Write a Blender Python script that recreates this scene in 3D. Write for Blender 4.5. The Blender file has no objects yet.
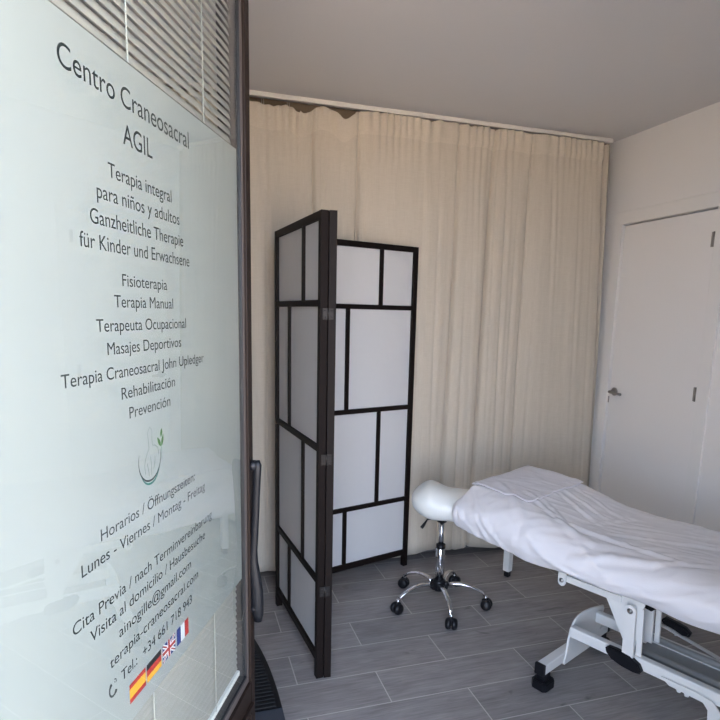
import bpy, bmesh, math, random
from mathutils import Vector, Matrix, noise
PI = math.pi
random.seed(7)
scene = bpy.context.scene
COL = scene.collection

# ------------------------------------------------------------------ helpers
def add_box(bm, x0, x1, y0, y1, z0, z1, bev=0.0, mi=0):
    vs = [bm.verts.new((x, y, z)) for x in (x0, x1) for y in (y0, y1) for z in (z0, z1)]
    idx = [(0, 1, 3, 2), (4, 6, 7, 5), (0, 4, 5, 1), (2, 3, 7, 6), (0, 2, 6, 4), (1, 5, 7, 3)]
    fs = [bm.faces.new([vs[i] for i in f]) for f in idx]
    for f in fs:
        f.material_index = mi
    if bev > 0:
        es = list({e for f in fs for e in f.edges})
        r = bmesh.ops.bevel(bm, geom=es, offset=bev, segments=2, affect='EDGES', profile=0.5)
        for f in r['faces']:
            f.material_index = mi
    return vs

def add_prism(bm, pts, a, b, axis=1, mi=0, bev=0.0):
    """pts = 2D outline, extruded between a and b along axis (0=x,1=y,2=z)"""
    def mk(p, t):
        if axis == 0: return (t, p[0], p[1])
        if axis == 1: return (p[0], t, p[1])
        return (p[0], p[1], t)
    v0 = [bm.verts.new(mk(p, a)) for p in pts]
    v1 = [bm.verts.new(mk(p, b)) for p in pts]
    fs = [bm.faces.new(v0), bm.faces.new(v1[::-1])]
    n = len(pts)
    for i in range(n):
        fs.append(bm.faces.new((v0[i], v0[(i + 1) % n], v1[(i + 1) % n], v1[i])))
    bmesh.ops.recalc_face_normals(bm, faces=fs)
    for f in fs: f.material_index = mi
    if bev > 0:
        es = list({e for f in fs[:2] for e in f.edges})
        bmesh.ops.bevel(bm, geom=es, offset=bev, segments=2, affect='EDGES')

def add_tube(bm, pts, rad, seg=12, mi=0, caps=True, flat=1.0):
    """tube along points; rad number or list; flat = squash of the local binormal"""
    pts = [Vector(p) for p in pts]
    n = len(pts)
    if not isinstance(rad, (list, tuple)): rad = [rad] * n
    rings = []
    prev = None
    for i, p in enumerate(pts):
        t = (pts[min(i + 1, n - 1)] - pts[max(i - 1, 0)]).normalized()
        if prev is None:
            up = Vector((0, 0, 1)) if abs(t.z) < .9 else Vector((1, 0, 0))
            a = t.cross(up).normalized()
        else:
            a = (prev - t * prev.dot(t)).normalized()
        prev = a
        b = t.cross(a).normalized()
        rings.append([bm.verts.new(p + (a * math.cos(2 * PI * k / seg) + b * flat * math.sin(2 * PI * k / seg)) * rad[i]) for k in range(seg)])
    fs = []
    for i in range(n - 1):
        for k in range(seg):
            fs.append(bm.faces.new((rings[i][k], rings[i][(k + 1) % seg], rings[i + 1][(k + 1) % seg], rings[i + 1][k])))
    if caps:
        fs.append(bm.faces.new(rings[0][::-1])); fs.append(bm.faces.new(rings[-1]))
    for f in fs:
        f.material_index = mi; f.smooth = True
    if caps:
        fs[-1].smooth = False; fs[-2].smooth = False
    return fs

def add_lathe(bm, prof, c=(0, 0, 0), seg=32, mi=0, axis='Z'):
    rings = []
    c = Vector(c)
    for r, h in prof:
        ring = []
        for k in range(seg):
            a = 2 * PI * k / seg
            if axis == 'Z': v = (r * math.cos(a), r * math.sin(a), h)
            elif axis == 'X': v = (h, r * math.cos(a), r * math.sin(a))
            else: v = (r * math.cos(a), h, r * math.sin(a))
            ring.append(bm.verts.new(c + Vector(v)))
        rings.append(ring)
    fs = []
    for i in range(len(rings) - 1):
        for k in range(seg):
            f = bm.faces.new((rings[i][k], rings[i][(k + 1) % seg], rings[i + 1][(k + 1) % seg], rings[i + 1][k]))
            f.smooth = True; fs.append(f)
    fs.append(bm.faces.new(rings[0][::-1])); fs.append(bm.faces.new(rings[-1]))
    for f in fs: f.material_index = mi
    bmesh.ops.recalc_face_normals(bm, faces=fs)
    return fs

def xf(bm, M, start=0):
    bm.verts.ensure_lookup_table()
    for v in list(bm.verts)[start:]:
        v.co = M @ v.co

def obj(name, bm, mats, parent=None, smooth=None, recalc=False):
    if recalc: bmesh.ops.recalc_face_normals(bm, faces=bm.faces)
    me = bpy.data.meshes.new(name)
    if smooth is not None:
        for f in bm.faces: f.smooth = smooth
    bm.to_mesh(me); bm.free()
    o = bpy.data.objects.new(name, me)
    COL.objects.link(o)
    for m in (mats if isinstance(mats, (list, tuple)) else [mats]): me.materials.append(m)
    if parent: o.parent = parent
    return o

def autosmooth(o, ang=40):
    for p in o.data.polygons: p.use_smooth = True
    o.data.set_sharp_from_angle(angle=math.radians(ang))

def thing(name, label, cat, loc=(0, 0, 0), rotz=0, group=None, kind=None):
    o = bpy.data.objects.new(name, None); COL.objects.link(o)
    o.location = loc; o.rotation_euler = (0, 0, rotz)
    o.empty_display_size = .1
    if label: o['label'] = label
    if cat: o['category'] = cat
    if group: o['group'] = group
    if kind: o['kind'] = kind
    return o

def tag(o, label, cat, group=None):
    o['label'] = label; o['category'] = cat
    if group: o['group'] = group
    return o

def struct(o):
    o['kind'] = 'structure'; return o

def copy_tree(o, parent=None):
    c = o.copy(); COL.objects.link(c)
    if parent: c.parent = parent
    for ch in list(o.children): copy_tree(ch, c)
    return c

# ------------------------------------------------------------------ materials
def mat(name, col=(.8, .8, .8), rough=.5, metal=0, spec=.5, bump=None, mottle=None, coat=0, sheen=0, transl=0):
    m = bpy.data.materials.new(name); m.use_nodes = True
    nt = m.node_tree; N = nt.nodes; L = nt.links
    p = N['Principled BSDF']
    p.inputs['Base Color'].default_value = (*col, 1)
    p.inputs['Roughness'].default_value = rough
    p.inputs['Metallic'].default_value = metal
    p.inputs['Specular IOR Level'].default_value = spec
    p.inputs['Coat Weight'].default_value = coat
    p.inputs['Sheen Weight'].default_value = sheen
    tc = N.new('ShaderNodeTexCoord')
    if mottle:
        sc, amt = mottle
        nz = N.new('ShaderNodeTexNoise'); nz.inputs['Scale'].default_value = sc; nz.inputs['Detail'].default_value = 4
        L.new(tc.outputs['Object'], nz.inputs['Vector'])
        mx = N.new('ShaderNodeMix'); mx.data_type = 'RGBA'
        L.new(nz.outputs['Fac'], mx.inputs[0])
        mx.inputs[6].default_value = (*[c * (1 - amt) for c in col], 1)
        mx.inputs[7].default_value = (*[min(1, c * (1 + amt)) for c in col], 1)
        L.new(mx.outputs[2], p.inputs['Base Color'])
    if bump:
        sc, st, stretch = bump
        mp = N.new('ShaderNodeMapping'); mp.inputs['Scale'].default_value = stretch
        nz = N.new('ShaderNodeTexNoise'); nz.inputs['Scale'].default_value = sc; nz.inputs['Detail'].default_value = 3
        L.new(tc.outputs['Object'], mp.inputs['Vector']); L.new(mp.outputs[0], nz.inputs['Vector'])
        b = N.new('ShaderNodeBump'); b.inputs['Strength'].default_value = st; b.inputs['Distance'].default_value = .002
        L.new(nz.outputs['Fac'], b.inputs['Height']); L.new(b.outputs[0], p.inputs['Normal'])
    if transl:
        out = N['Material Output']
        t = N.new('ShaderNodeBsdfTranslucent'); t.inputs['Color'].default_value = (*col, 1)
        ms = N.new('ShaderNodeMixShader'); ms.inputs[0].default_value = transl
        L.new(p.outputs[0], ms.inputs[1]); L.new(t.outputs[0], ms.inputs[2]); L.new(ms.outputs[0], out.inputs[0])
    return m

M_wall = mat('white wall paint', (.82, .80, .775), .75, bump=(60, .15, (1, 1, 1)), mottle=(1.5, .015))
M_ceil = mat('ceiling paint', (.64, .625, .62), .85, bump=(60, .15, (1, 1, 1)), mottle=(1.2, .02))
M_back = mat('brown back wall', (.22, .17, .12), .8, mottle=(3, .1))
M_trim = mat('white lacquer', (.82, .80, .77), .42)
M_leaf = mat('white door leaf', (.83, .805, .78), .5, bump=(30, .06, (1, 1, .2)))
M_gap = mat('gap shade', (.06, .05, .045), .8)
M_frame = mat('dark brown aluminium', (.013, .008, .006), .5, spec=.12, mottle=(20, .1))
M_bead = mat('grey brown bead', (.07, .058, .052), .5, spec=.2)
M_gasket = mat('black gasket', (.008, .008, .009), .5)
M_lineedge = mat('film edge', (.75, .8, .78), .5)
M_black = mat('black plastic', (.007, .007, .009), .42, spec=.3)
M_handle = mat('black satin handle', (.005, .0055, .007), .45, spec=.22)
M_screen = mat('dark brown screen wood', (.009, .0055, .0045), .55, spec=.14, bump=(40, .15, (1, 1, .08)), mottle=(30, .25))
M_paper = mat('white screen paper', (.80, .80, .80), .75, bump=(120, .12, (1, 1, 1)), mottle=(40, .02), transl=.35)
M_hinge = mat('dark hinge', (.05, .045, .042), .4, metal=.8)
M_chrome = mat('chrome', (.80, .80, .82), .13, metal=1)
M_steel = mat('brushed steel', (.36, .34, .32), .35, metal=1)
M_vinyl = mat('white vinyl', (.76, .78, .75), .38, coat=.15, bump=(25, .08, (1, 1, 1)))
M_white = mat('white powder coat', (.72, .72, .70), .35)
M_grey = mat('light grey metal', (.30, .30, .29), .4)
M_sheet = mat('white cotton', (.73, .72, .74), .9, sheen=.2, bump=(260, .25, (1, 1, 1)))
M_towel = mat('white towel', (.70, .69, .73), .95, sheen=.3, bump=(420, .6, (1, 1, 1)))
M_rail = mat('white curtain rail', (.80, .78, .73), .45)
M_slat = mat('beige slat', (.32, .30, .265), .4, transl=.08)
M_cord = mat('white cord', (.46, .45, .41), .7)
M_tilebb = mat('grey tile skirting', (.16, .15, .15), .5, mottle=(12, .15))
M_ink = mat('dark ink', (.008, .013, .013), .6)
M_pave = mat('warm paving', (.50, .40, .31), .9, mottle=(2, .1))
M_facade = mat('pale facade', (.52, .55, .60), .9)
M_roof = mat('outer render', (.7, .68, .64), .9)

def curtain_mat(k=1.0):
    m = mat('linen curtain', (.60, .52, .425), .95, sheen=.15)
    nt = m.node_tree; N = nt.nodes; L = nt.links; p = N['Principled BSDF']; out = N['Material Output']
    tc = N.new('ShaderNodeTexCoord')
    def nz(scale, stretch, det=2):
        mp = N.new('ShaderNodeMapping'); mp.inputs['Scale'].default_value = stretch
        n = N.new('ShaderNodeTexNoise'); n.inputs['Scale'].default_value = scale; n.inputs['Detail'].default_value = det
        L.new(tc.outputs['Object'], mp.inputs[0]); L.new(mp.outputs[0], n.inputs['Vector']); return n
    a = nz(260, (1, 1, .05)); b = nz(260, (.05, 1, 1))
    ad = N.new('ShaderNodeMath'); ad.operation = 'ADD'
    L.new(a.outputs['Fac'], ad.inputs[0]); L.new(b.outputs['Fac'], ad.inputs[1])
    mx = N.new('ShaderNodeMix'); mx.data_type = 'RGBA'
    mr = N.new('ShaderNodeMapRange'); mr.inputs[1].default_value = .7; mr.inputs[2].default_value = 1.3
    L.new(ad.outputs[0], mr.inputs[0]); L.new(mr.outputs[0], mx.inputs[0])
    mx.inputs[6].default_value = (.59 * k, .525 * k, .425 * k, 1); mx.inputs[7].default_value = (.645 * k, .58 * k, .48 * k, 1)
    L.new(mx.outputs[2], p.inputs['Base Color'])
    bp = N.new('ShaderNodeBump'); bp.inputs['Strength'].default_value = .35; bp.inputs['Distance'].default_value = .001
    L.new(ad.outputs[0], bp.inputs['Height']); L.new(bp.outputs[0], p.inputs['Normal'])
    return m
M_curtain = curtain_mat(.91)
M_heading = curtain_mat(.97)

def floor_mat():
    m = bpy.data.materials.new('wood look porcelain'); m.use_nodes = True
    nt = m.node_tree; N = nt.nodes; L = nt.links; p = N['Principled BSDF']
    tc = N.new('ShaderNodeTexCoord')
    at = N.new('ShaderNodeAttribute'); at.attribute_name = 'plank'; at.attribute_type = 'GEOMETRY'
    sc = N.new('ShaderNodeVectorMath'); sc.operation = 'SCALE'; sc.inputs['Scale'].default_value = 37
    L.new(at.outputs['Color'], sc.inputs[0])
    ad = N.new('ShaderNodeVectorMath'); ad.operation = 'ADD'
    L.new(tc.outputs['Object'], ad.inputs[0]); L.new(sc.outputs[0], ad.inputs[1])
    def noise_n(scale, stretch, det, rough=.6, dist=0):
        mp = N.new('ShaderNodeMapping'); mp.inputs['Scale'].default_value = stretch
        n = N.new('ShaderNodeTexNoise'); n.inputs['Scale'].default_value = scale; n.inputs['Detail'].default_value = det
        n.inputs['Roughness'].default_value = rough; n.inputs['Distortion'].default_value = dist
        L.new(ad.outputs[0], mp.inputs[0]); L.new(mp.outputs[0], n.inputs['Vector']); return n
    g1 = noise_n(9, (.55, 6, 1), 6, .6, .6)      # long grain
    g2 = noise_n(40, (.25, 5, 1), 4, .6)        # fine grain
    g3 = noise_n(5, (1, 2.2, 1), 3)             # clouds
    kn = noise_n(7, (1, 2.2, 1), 2, .4, 1.2)      # knots
    cr = N.new('ShaderNodeValToRGB'); e = cr.color_ramp.elements
    e[0].position = .30; e[0].color = (.170, .155, .150, 1)
    e[1].position = .72; e[1].color = (.350, .325, .315, 1)
    m1 = N.new('ShaderNodeMath'); m1.operation = 'MULTIPLY_ADD'; m1.inputs[1].default_value = .45
    L.new(g2.outputs['Fac'], m1.inputs[0])
    m0 = N.new('ShaderNodeMath'); m0.operation = 'MULTIPLY'; m0.inputs[1].default_value = .55
    L.new(g1.outputs['Fac'], m0.inputs[0]); L.new(m0.outputs[0], m1.inputs[2])
    m2 = N.new('ShaderNodeMath'); m2.operation = 'MULTIPLY_ADD'; m2.inputs[1].default_value = .35
    L.new(g3.outputs['Fac'], m2.inputs[0]); L.new(m1.outputs[0], m2.inputs[2])
    m3 = N.new('ShaderNodeMath'); m3.operation = 'SUBTRACT'; m3.inputs[1].default_value = .175
    L.new(m2.outputs[0], m3.inputs[0]); L.new(m3.outputs[0], cr.inputs[0])
    kr = N.new('ShaderNodeMapRange'); kr.inputs[1].default_value = .68; kr.inputs[2].default_value = .80
    kr.inputs[3].default_value = 1; kr.inputs[4].default_value = .55
    L.new(kn.outputs['Fac'], kr.inputs[0])
    # per plank tone
    sp = N.new('ShaderNodeSeparateColor'); L.new(at.outputs['Color'], sp.inputs[0])
    tn = N.new('ShaderNodeMapRange'); tn.inputs[3].default_value = .88; tn.inputs[4].default_value = 1.12
    L.new(sp.outputs[0], tn.inputs[0])
    mm = N.new('ShaderNodeMath'); mm.operation = 'MULTIPLY'; L.new(kr.outputs[0], mm.inputs[0]); L.new(tn.outputs[0], mm.inputs[1])
    vs = N.new('ShaderNodeVectorMath'); vs.operation = 'SCALE'
    L.new(cr.outputs[0], vs.inputs[0]); L.new(mm.outputs[0], vs.inputs['Scale'])
    L.new(vs.outputs[0], p.inputs['Base Color'])
    p.inputs['Roughness'].default_value = .42; p.inputs['Specular IOR Level'].default_value = .5
    bp = N.new('ShaderNodeBump'); bp.inputs['Strength'].default_value = .25; bp.inputs['Distance'].default_value = .001
    L.new(m3.outputs[0], bp.inputs['Height']); L.new(bp.outputs[0], p.inputs['Normal'])
    return m
M_floor = floor_mat()
M_grout = mat('light grout', (.55, .52, .49), .8)

def glass_mat():
    m = bpy.data.materials.new('clear glass'); m.use_nodes = True
    nt = m.node_tree; N = nt.nodes; L = nt.links; N.clear()
    out = N.new('ShaderNodeOutputMaterial'); tr = N.new('ShaderNodeBsdfTransparent'); gl = N.new('ShaderNodeBsdfGlossy')
    tr.inputs[0].default_value = (.95, .97, .96, 1); gl.inputs['Roughness'].default_value = .01
    fr = N.new('ShaderNodeFresnel'); fr.inputs[0].default_value = 1.28
    mx = N.new('ShaderNodeMixShader')
    # both faces of a thin pane reflect: 2R/(1+R), counted once on the face the ray enters
    ge = N.new('ShaderNodeNewGeometry')
    a1 = N.new('ShaderNodeMath'); a1.operation = 'ADD'; a1.inputs[1].default_value = 1; L.new(fr.outputs[0], a1.inputs[0])
    d1 = N.new('ShaderNodeMath'); d1.operation = 'DIVIDE'; L.new(fr.outputs[0], d1.inputs[0]); L.new(a1.outputs[0], d1.inputs[1])
    m1 = N.new('ShaderNodeMath'); m1.operation = 'MULTIPLY'; m1.inputs[1].default_value = 2; L.new(d1.outputs[0], m1.inputs[0])
    iv = N.new('ShaderNodeMath'); iv.operation = 'SUBTRACT'; iv.inputs[0].default_value = 1; L.new(ge.outputs['Backfacing'], iv.inputs[1])
    m2 = N.new('ShaderNodeMath'); m2.operation = 'MULTIPLY'; L.new(m1.outputs[0], m2.inputs[0]); L.new(iv.outputs[0], m2.inputs[1])
    L.new(m2.outputs[0], mx.inputs[0]); L.new(tr.outputs[0], mx.inputs[1]); L.new(gl.outputs[0], mx.inputs[2]); L.new(mx.outputs[0], out.inputs[0])
    return m
M_glass = glass_mat()
M_film = mat('frosted film', (.35, .36, .34), .4, transl=.3, mottle=(3, .02), spec=.3)

# ------------------------------------------------------------------ room
XL, XR, YF, YB, ZC = -1.05, 2.60, .47, 3.24, 2.585
# floor: planks 0.2035 x 0.6665 with grout
bm = bmesh.new()
lay = bm.loops.layers.float_color.new('plank')
PW, PL, G = .2035, .6665, .0022
def quad(x0, x1, y0, y1, z, mi, c):
    f = bm.faces.new([bm.verts.new(p) for p in ((x0, y0, z), (x1, y0, z), (x1, y1, z), (x0, y1, z))])
    f.material_index = mi
    for l in f.loops: l[lay] = c
k = -8
while True:
    y0 = 1.7112 + k * PW; y1 = y0 + PW
    if y0 > YB: break
    off = 1.0775 if k % 2 == 0 else .747
    x = off - 5 * PL
    while x < XR:
        a, b = max(x + G, XL), min(x + PL - G, XR)
        c, d = max(y0 + G, .27), min(y1 - G, YB)
        if b > a and d > c:
            quad(a, b, c, d, 0, 0, (random.random(), random.random(), random.random(), 1))
        x += PL
    k += 1
quad(XL - .1, XR + .1, .2, YB + .1, -.0012, 1, (0, 0, 0, 1))
n0 = len(bm.verts)
add_box(bm, XL - .1, XR + .1, .27, YB + .1, -.12, -.002, mi=1)
struct(obj('floor', bm, [M_floor, M_grout]))
bm = bmesh.new(); add_box(bm, XL - .1, XR + .1, .17, YB + .12, ZC, ZC + .15)
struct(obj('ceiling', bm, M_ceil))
bm = bmesh.new(); add_box(bm, XL - .1, XR + .1, YB, YB + .1, 0, ZC)
struct(obj('wall_back', bm, M_back))
bm = bmesh.new(); add_box(bm, XL - .1, XL, .27, YB, 0, ZC)
struct(obj('wall_left', bm, M_wall))
# right wall with opening for the door
DY0, DY1, DZ = 2.379, 3.035, 2.065
bm = bmesh.new()
add_box(bm, XR, XR + .12, .27, DY0 - .02, 0, ZC)
add_box(bm, XR, XR + .12, DY1 + .02, YB, 0, ZC)
add_box(bm, XR, XR + .12, DY0 - .02, DY1 + .02, DZ + .02, ZC)
struct(obj('wall_right', bm, M_wall))
# front wall with the doorway
FY0, FY1 = .27, .47
DX0, DX1 = -.30, .70
bm = bmesh.new()
add_box(bm, XL, DX0, FY0, FY1, 0, ZC)
add_box(bm, DX0, DX1, FY0, FY1, 2.24, ZC)
add_box(bm, DX1, XR, FY0, FY1, 0, ZC)
struct(obj('wall_front', bm, M_wall))
# skirting tile at the back wall
bm = bmesh.new(); add_box(bm, XL, XR, YB - .012, YB, 0, .062, .002)
struct(obj('baseboard_back', bm, M_tilebb))
# outside ground, out of view, its warm tone bounces into the room
bm = bmesh.new(); add_box(bm, -30, 30, -30, .27, -.14, -.02)
struct(obj('outside_ground', bm, M_pave))

# white side door
d2 = thing('door_2', 'white flush side door in the right wall with a steel lever', None, (XR, DY0, 0), kind='structure')
CW = .082
bm = bmesh.new()
for a, b, c, d in ((-CW, -.006, 0, DZ + .006), (DY1 - DY0 + .006, DY1 - DY0 + CW, 0, DZ + .006), (-CW, DY1 - DY0 + CW, DZ + .006, DZ + .08)):
    add_box(bm, -.014, 0, a, b, c, d, .003)
# jamb lining inside the wall
add_box(bm, 0, .10, -.018, -.004, 0, DZ + .018); add_box(bm, 0, .10, DY1 - DY0 + .004, DY1 - DY0 + .018, 0, DZ + .018)
add_box(bm, 0, .10, -.004, DY1 - DY0 + .004, DZ + .005, DZ + .018)
obj('door_casing', bm, M_trim, d2)
bm = bmesh.new(); add_box(bm, .05, .06, -.003, DY1 - DY0 + .003, .005, DZ + .004)  # dark sheet behind the leaf, paints the shade in the gap around it
obj('rebate_shadow', bm, M_gap, d2).name = 'rebate_shade'
bm = bmesh.new(); add_box(bm, -.001, .038, .001, DY1 - DY0 - .003, .006, DZ - .004, .002)
leaf = obj('door_leaf', bm, M_leaf, d2)
ly = DY1 - DY0
bm = bmesh.new()
hy = 2.988 - DY0; hz = 1.05
add_lathe(bm, [(.0, -.009), (.024, -.009), (.026, -.006), (.026, -.001), (0, -.001)], (0, hy, hz), 28, axis='X')
add_tube(bm, [(-.008, hy, hz), (-.035, hy, hz), (-.046, hy - .004, hz), (-.050, hy - .014, hz), (-.050, hy - .05, hz - .001), (-.048, hy - .105, hz - .004)],
         [.009, .009, .0095, .0095, .009, .008], 12)
obj('lever_handle', bm, M_steel, d2)
bm = bmesh.new(); add_box(bm, -.004, .01, ly - .004, ly + .003, .975, 1.015, .001)
obj('latch_plate', bm, M_steel, d2)
for z in (1.875, 1.078, .2):
    bm = bmesh.new(); add_lathe(bm, [(0, 0), (.0065, 0), (.0065, .075), (0, .075)], (-.006, .002, z), 12)
    add_box(bm, -.003, -.0012, .004, .022, z, z + .075)
    obj('hinge', bm, M_steel, d2)

# ------------------------------------------------------------------ glass entrance door (open inwards)
SW = .89
ang = PI / 2 - .4394
EX, EY = .12, 1.294
hx = EX - math.sin(.4394) * SW; hyy = EY - math.cos(.4394) * SW
d1 = thing('door_1', 'open glass entrance door with frosted film, printed text and dark brown frame', None, (hx, hyy, 0), ang, kind='structure')
def S(s): return s + SW          # s = distance from glass free edge, local x
bm = bmesh.new()
DTOP = 2.225
# free stile, hinge stile, top rail, mid rail, bottom rail; front face y=-.014, back y=.045
add_box(bm, S(.008), S(.036), -.016, .045, .02, DTOP, .002)
add_box(bm, S(-.89), S(-.83), -.016, .045, .02, DTOP, .002)
add_box(bm, S(-.83), S(.008), -.016, .045, 2.165, DTOP, .002)
add_box(bm, S(-.83), S(.008), -.016, .045, .53, .612, .002)
add_box(bm, S(-.83), S(.008), -.024, -.012, .545, .56, .003)
add_box(bm, S(-.83), S(.008), -.016, .045, .02, .14, .002)
add_box(bm, S(-.83), S(.008), .0, .02, .14, .53, .002)
obj('door_frame', bm, M_frame, d1)
bm = bmesh.new()
add_box(bm, S(.0), S(.008), -.010, .03, .612, 2.165, .001)
add_box(bm, S(-.83), S(-.82), -.010, .03, .612, 2.165, .001)
add_box(bm, S(-.82), S(.002), -.010, .03, .612, .63, .001)
obj('glazing_bead', bm, M_bead, d1)
bm = bmesh.new()
add_box(bm, S(-.004), S(.0), -.0085, .002, .63, 2.165)
add_box(bm, S(-.82), S(-.003), -.0085, .002, .63, .634)
obj('rubber_gasket', bm, M_gasket, d1)
bm = bmesh.new(); add_box(bm, S(-.82), S(-.002), -.006, -.001, .634, 2.165)
gl = obj('glass_pane', bm, M_glass, d1)
bm = bmesh.new(); add_box(bm, S(-.82), S(-.006), -.0004, .0001, .885, 1.827)
film = obj('frosted_film', bm, M_film, d1)
bm = bmesh.new(); add_box(bm, S(-.82), S(-.006), -.0009, .0002, 1.8271, 1.8278)
obj('film_edge', bm, M_bead, film)

# printed text: rows are centred on the film, between s0 and s1 at height z
def text_mesh(txt, cap_only=False):
    cu = bpy.data.curves.new('t', 'FONT'); cu.body = txt; cu.size = 1; cu.offset = .001
    o = bpy.data.objects.new('t', cu); COL.objects.link(o)
    dg = bpy.context.evaluated_depsgraph_get(); dg.update()
    me = bpy.data.meshes.new_from_object(o.evaluated_get(dg))
    bpy.data.objects.remove(o); bpy.data.curves.remove(cu)
    return me
capme = text_mesh('H'); CAPH = max(v.co.y for v in capme.vertices) - min(v.co.y for v in capme.vertices)
def line(txt, s0, s1, zc, cap):
    me = text_mesh(txt)
    x0 = min(v.co.x for v in me.vertices); x1 = max(v.co.x for v in me.vertices)
    kx = (s1 - s0) / (x1 - x0); kz = cap / CAPH
    for v in me.vertices:
        v.co = Vector((S(s0) + (v.co.x - x0) * kx, -.00075, zc - cap * .45 + v.co.y * kz))
    me.materials.clear(); me.materials.append(M_ink)
    o = bpy.data.objects.new('lettering', me); COL.objects.link(o); o.parent = film
C2 = .0165
for a in [('Centro Craneosacral', -.575, -.236, 1.779, .0265), ('AGIL', -.444, -.364, 1.731, .0265),
          ('Terapia integral', -.484, -.306, 1.676, .0185), ('para niños y adultos', -.512, -.280, 1.645, .0185),
          ('Ganzheitliche Therapie', -.529, -.268, 1.612, .0185), ('für Kinder und Erwachsene', -.553, -.246, 1.581, .0185),
          ('Fisioterapia', -.462, -.331, 1.537, C2), ('Terapia Manual', -.484, -.312, 1.508, C2),
          ('Terapeuta Ocupacional', -.528, -.266, 1.476, C2), ('Masajes Deportivos', -.506, -.287, 1.445, C2),
          ('Terapia Craneosacral John Upledger', -.604, -.195, 1.412, C2), ('Rehabilitación', -.477, -.314, 1.381, C2),
          ('Prevención', -.459, -.333, 1.351, C2),
          ('Horarios / Öffnungszeiten:', -.543, -.247, 1.199, C2), ('Lunes - Viernes / Montag - Freitag', -.588, -.203, 1.168, C2),
          ('Cita Previa / nach Terminvereinbarung', -.612, -.174, 1.101, C2), ('Visita al domicilio / Hausbesuche', -.578, -.208, 1.072, C2),
          ('ainogille@gmail.com', -.512, -.273, 1.041, C2), ('terapia-craneosacral.com', -.538, -.244, 1.008, C2),
          ('Tel.:  +34 661 718 943', -.512, -.274, .972, C2)]:
    line(*a)
def ribbon(bm, pts, w, mi=0, y=-.00078):
    """flat printed stroke through 2D points (s, z)"""
    n = len(pts)
    if not isinstance(w, (list, tuple)): w = [w] * n
    prev = None
    for i, (a, b) in enumerate(pts):
        p = Vector(pts[max(i - 1, 0)]); q = Vector(pts[min(i + 1, n - 1)])
        t = (q - p).normalized(); nn = Vector((-t.y, t.x)) * w[i] / 2
        c = [bm.verts.new((S(a + nn.x), y, b + nn.y)), bm.verts.new((S(a - nn.x), y, b - nn.y))]
        if prev:
            f = bm.faces.new((prev[0], prev[1], c[1], c[0])); f.material_index = mi
        prev = c
# telephone receiver glyph
bm = bmesh.new()
pts = [(-.534 + .009 * math.cos(math.radians(t)), .968 + .010 * math.sin(math.radians(t))) for t in range(110, 331, 20)]
ribbon(bm, pts, [.006, .006, .004, .0035, .003, .003, .003, .003, .0035, .004, .006, .006])
ribbon(bm, [(-.530, .981), (-.526, .979), (-.525, .974)], .0015); ribbon(bm, [(-.530, .977), (-.528, .975)], .0015)
obj('telephone_symbol', bm, M_ink, film)
# round logo: bowl strokes, a back drawn in thin line and three leaves
M_teal = mat('teal print', (.012, .12, .10), .6); M_green = mat('leaf green print', (.045, .13, .02), .6)
M_thin = mat('thin grey print', (.14, .17, .17), .6)
bm = bmesh.new()
cs, cz, ra, rb = -.406, 1.272, .034, .034
pts = [(cs + ra * math.cos(math.radians(t)), cz + rb * math.sin(math.radians(t)) - .001) for t in range(158, 381, 8)]
ribbon(bm, pts, [.0008 + .0022 * math.sin(PI * i / (len(pts) - 1)) ** 1.2 for i in range(len(pts))], 0)
pts = [(cs + ra * .92 * math.cos(math.radians(t)), cz - .006 + rb * 1.0 * math.sin(math.radians(t))) for t in range(205, 352, 7)]
ribbon(bm, pts, [.0006 + .0028 * math.sin(PI * i / (len(pts) - 1)) for i in range(len(pts))], 1)
ribbon(bm, [(-.409, 1.30), (-.411, 1.312), (-.404, 1.321), (-.397, 1.315), (-.398, 1.303)], .001, 2)
ribbon(bm, [(-.409, 1.30), (-.408, 1.288), (-.417, 1.278), (-.423, 1.265), (-.421, 1.250)], .0012, 2)
ribbon(bm, [(-.398, 1.303), (-.397, 1.291), (-.388, 1.289), (-.380, 1.283), (-.378, 1.272)], .0012, 2)
ribbon(bm, [(-.415, 1.266), (-.412, 1.255), (-.410, 1.245)], .0012, 2); ribbon(bm, [(-.390, 1.272), (-.392, 1.262), (-.396, 1.252)], .0012, 2)
ribbon(bm, [(-.404, 1.274), (-.402, 1.26), (-.403, 1.245)], .001, 2)
for (bx_, bz_, tx_, tz_) in ((-.370, 1.283, -.381, 1.300), (-.368, 1.283, -.361, 1.302), (-.369, 1.298, -.366, 1.312)):
    ribbon(bm, [(bx_ + (tx_ - bx_) * k / 6, bz_ + (tz_ - bz_) * k / 6) for k in range(7)], [.0005, .004, .0065, .007, .0058, .0035, .0004], 3)
ribbon(bm, [(-.3685, 1.262), (-.3682, 1.275), (-.369, 1.284)], .001, 1)
obj('logo', bm, [M_ink, M_teal, M_thin, M_green], film)
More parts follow.
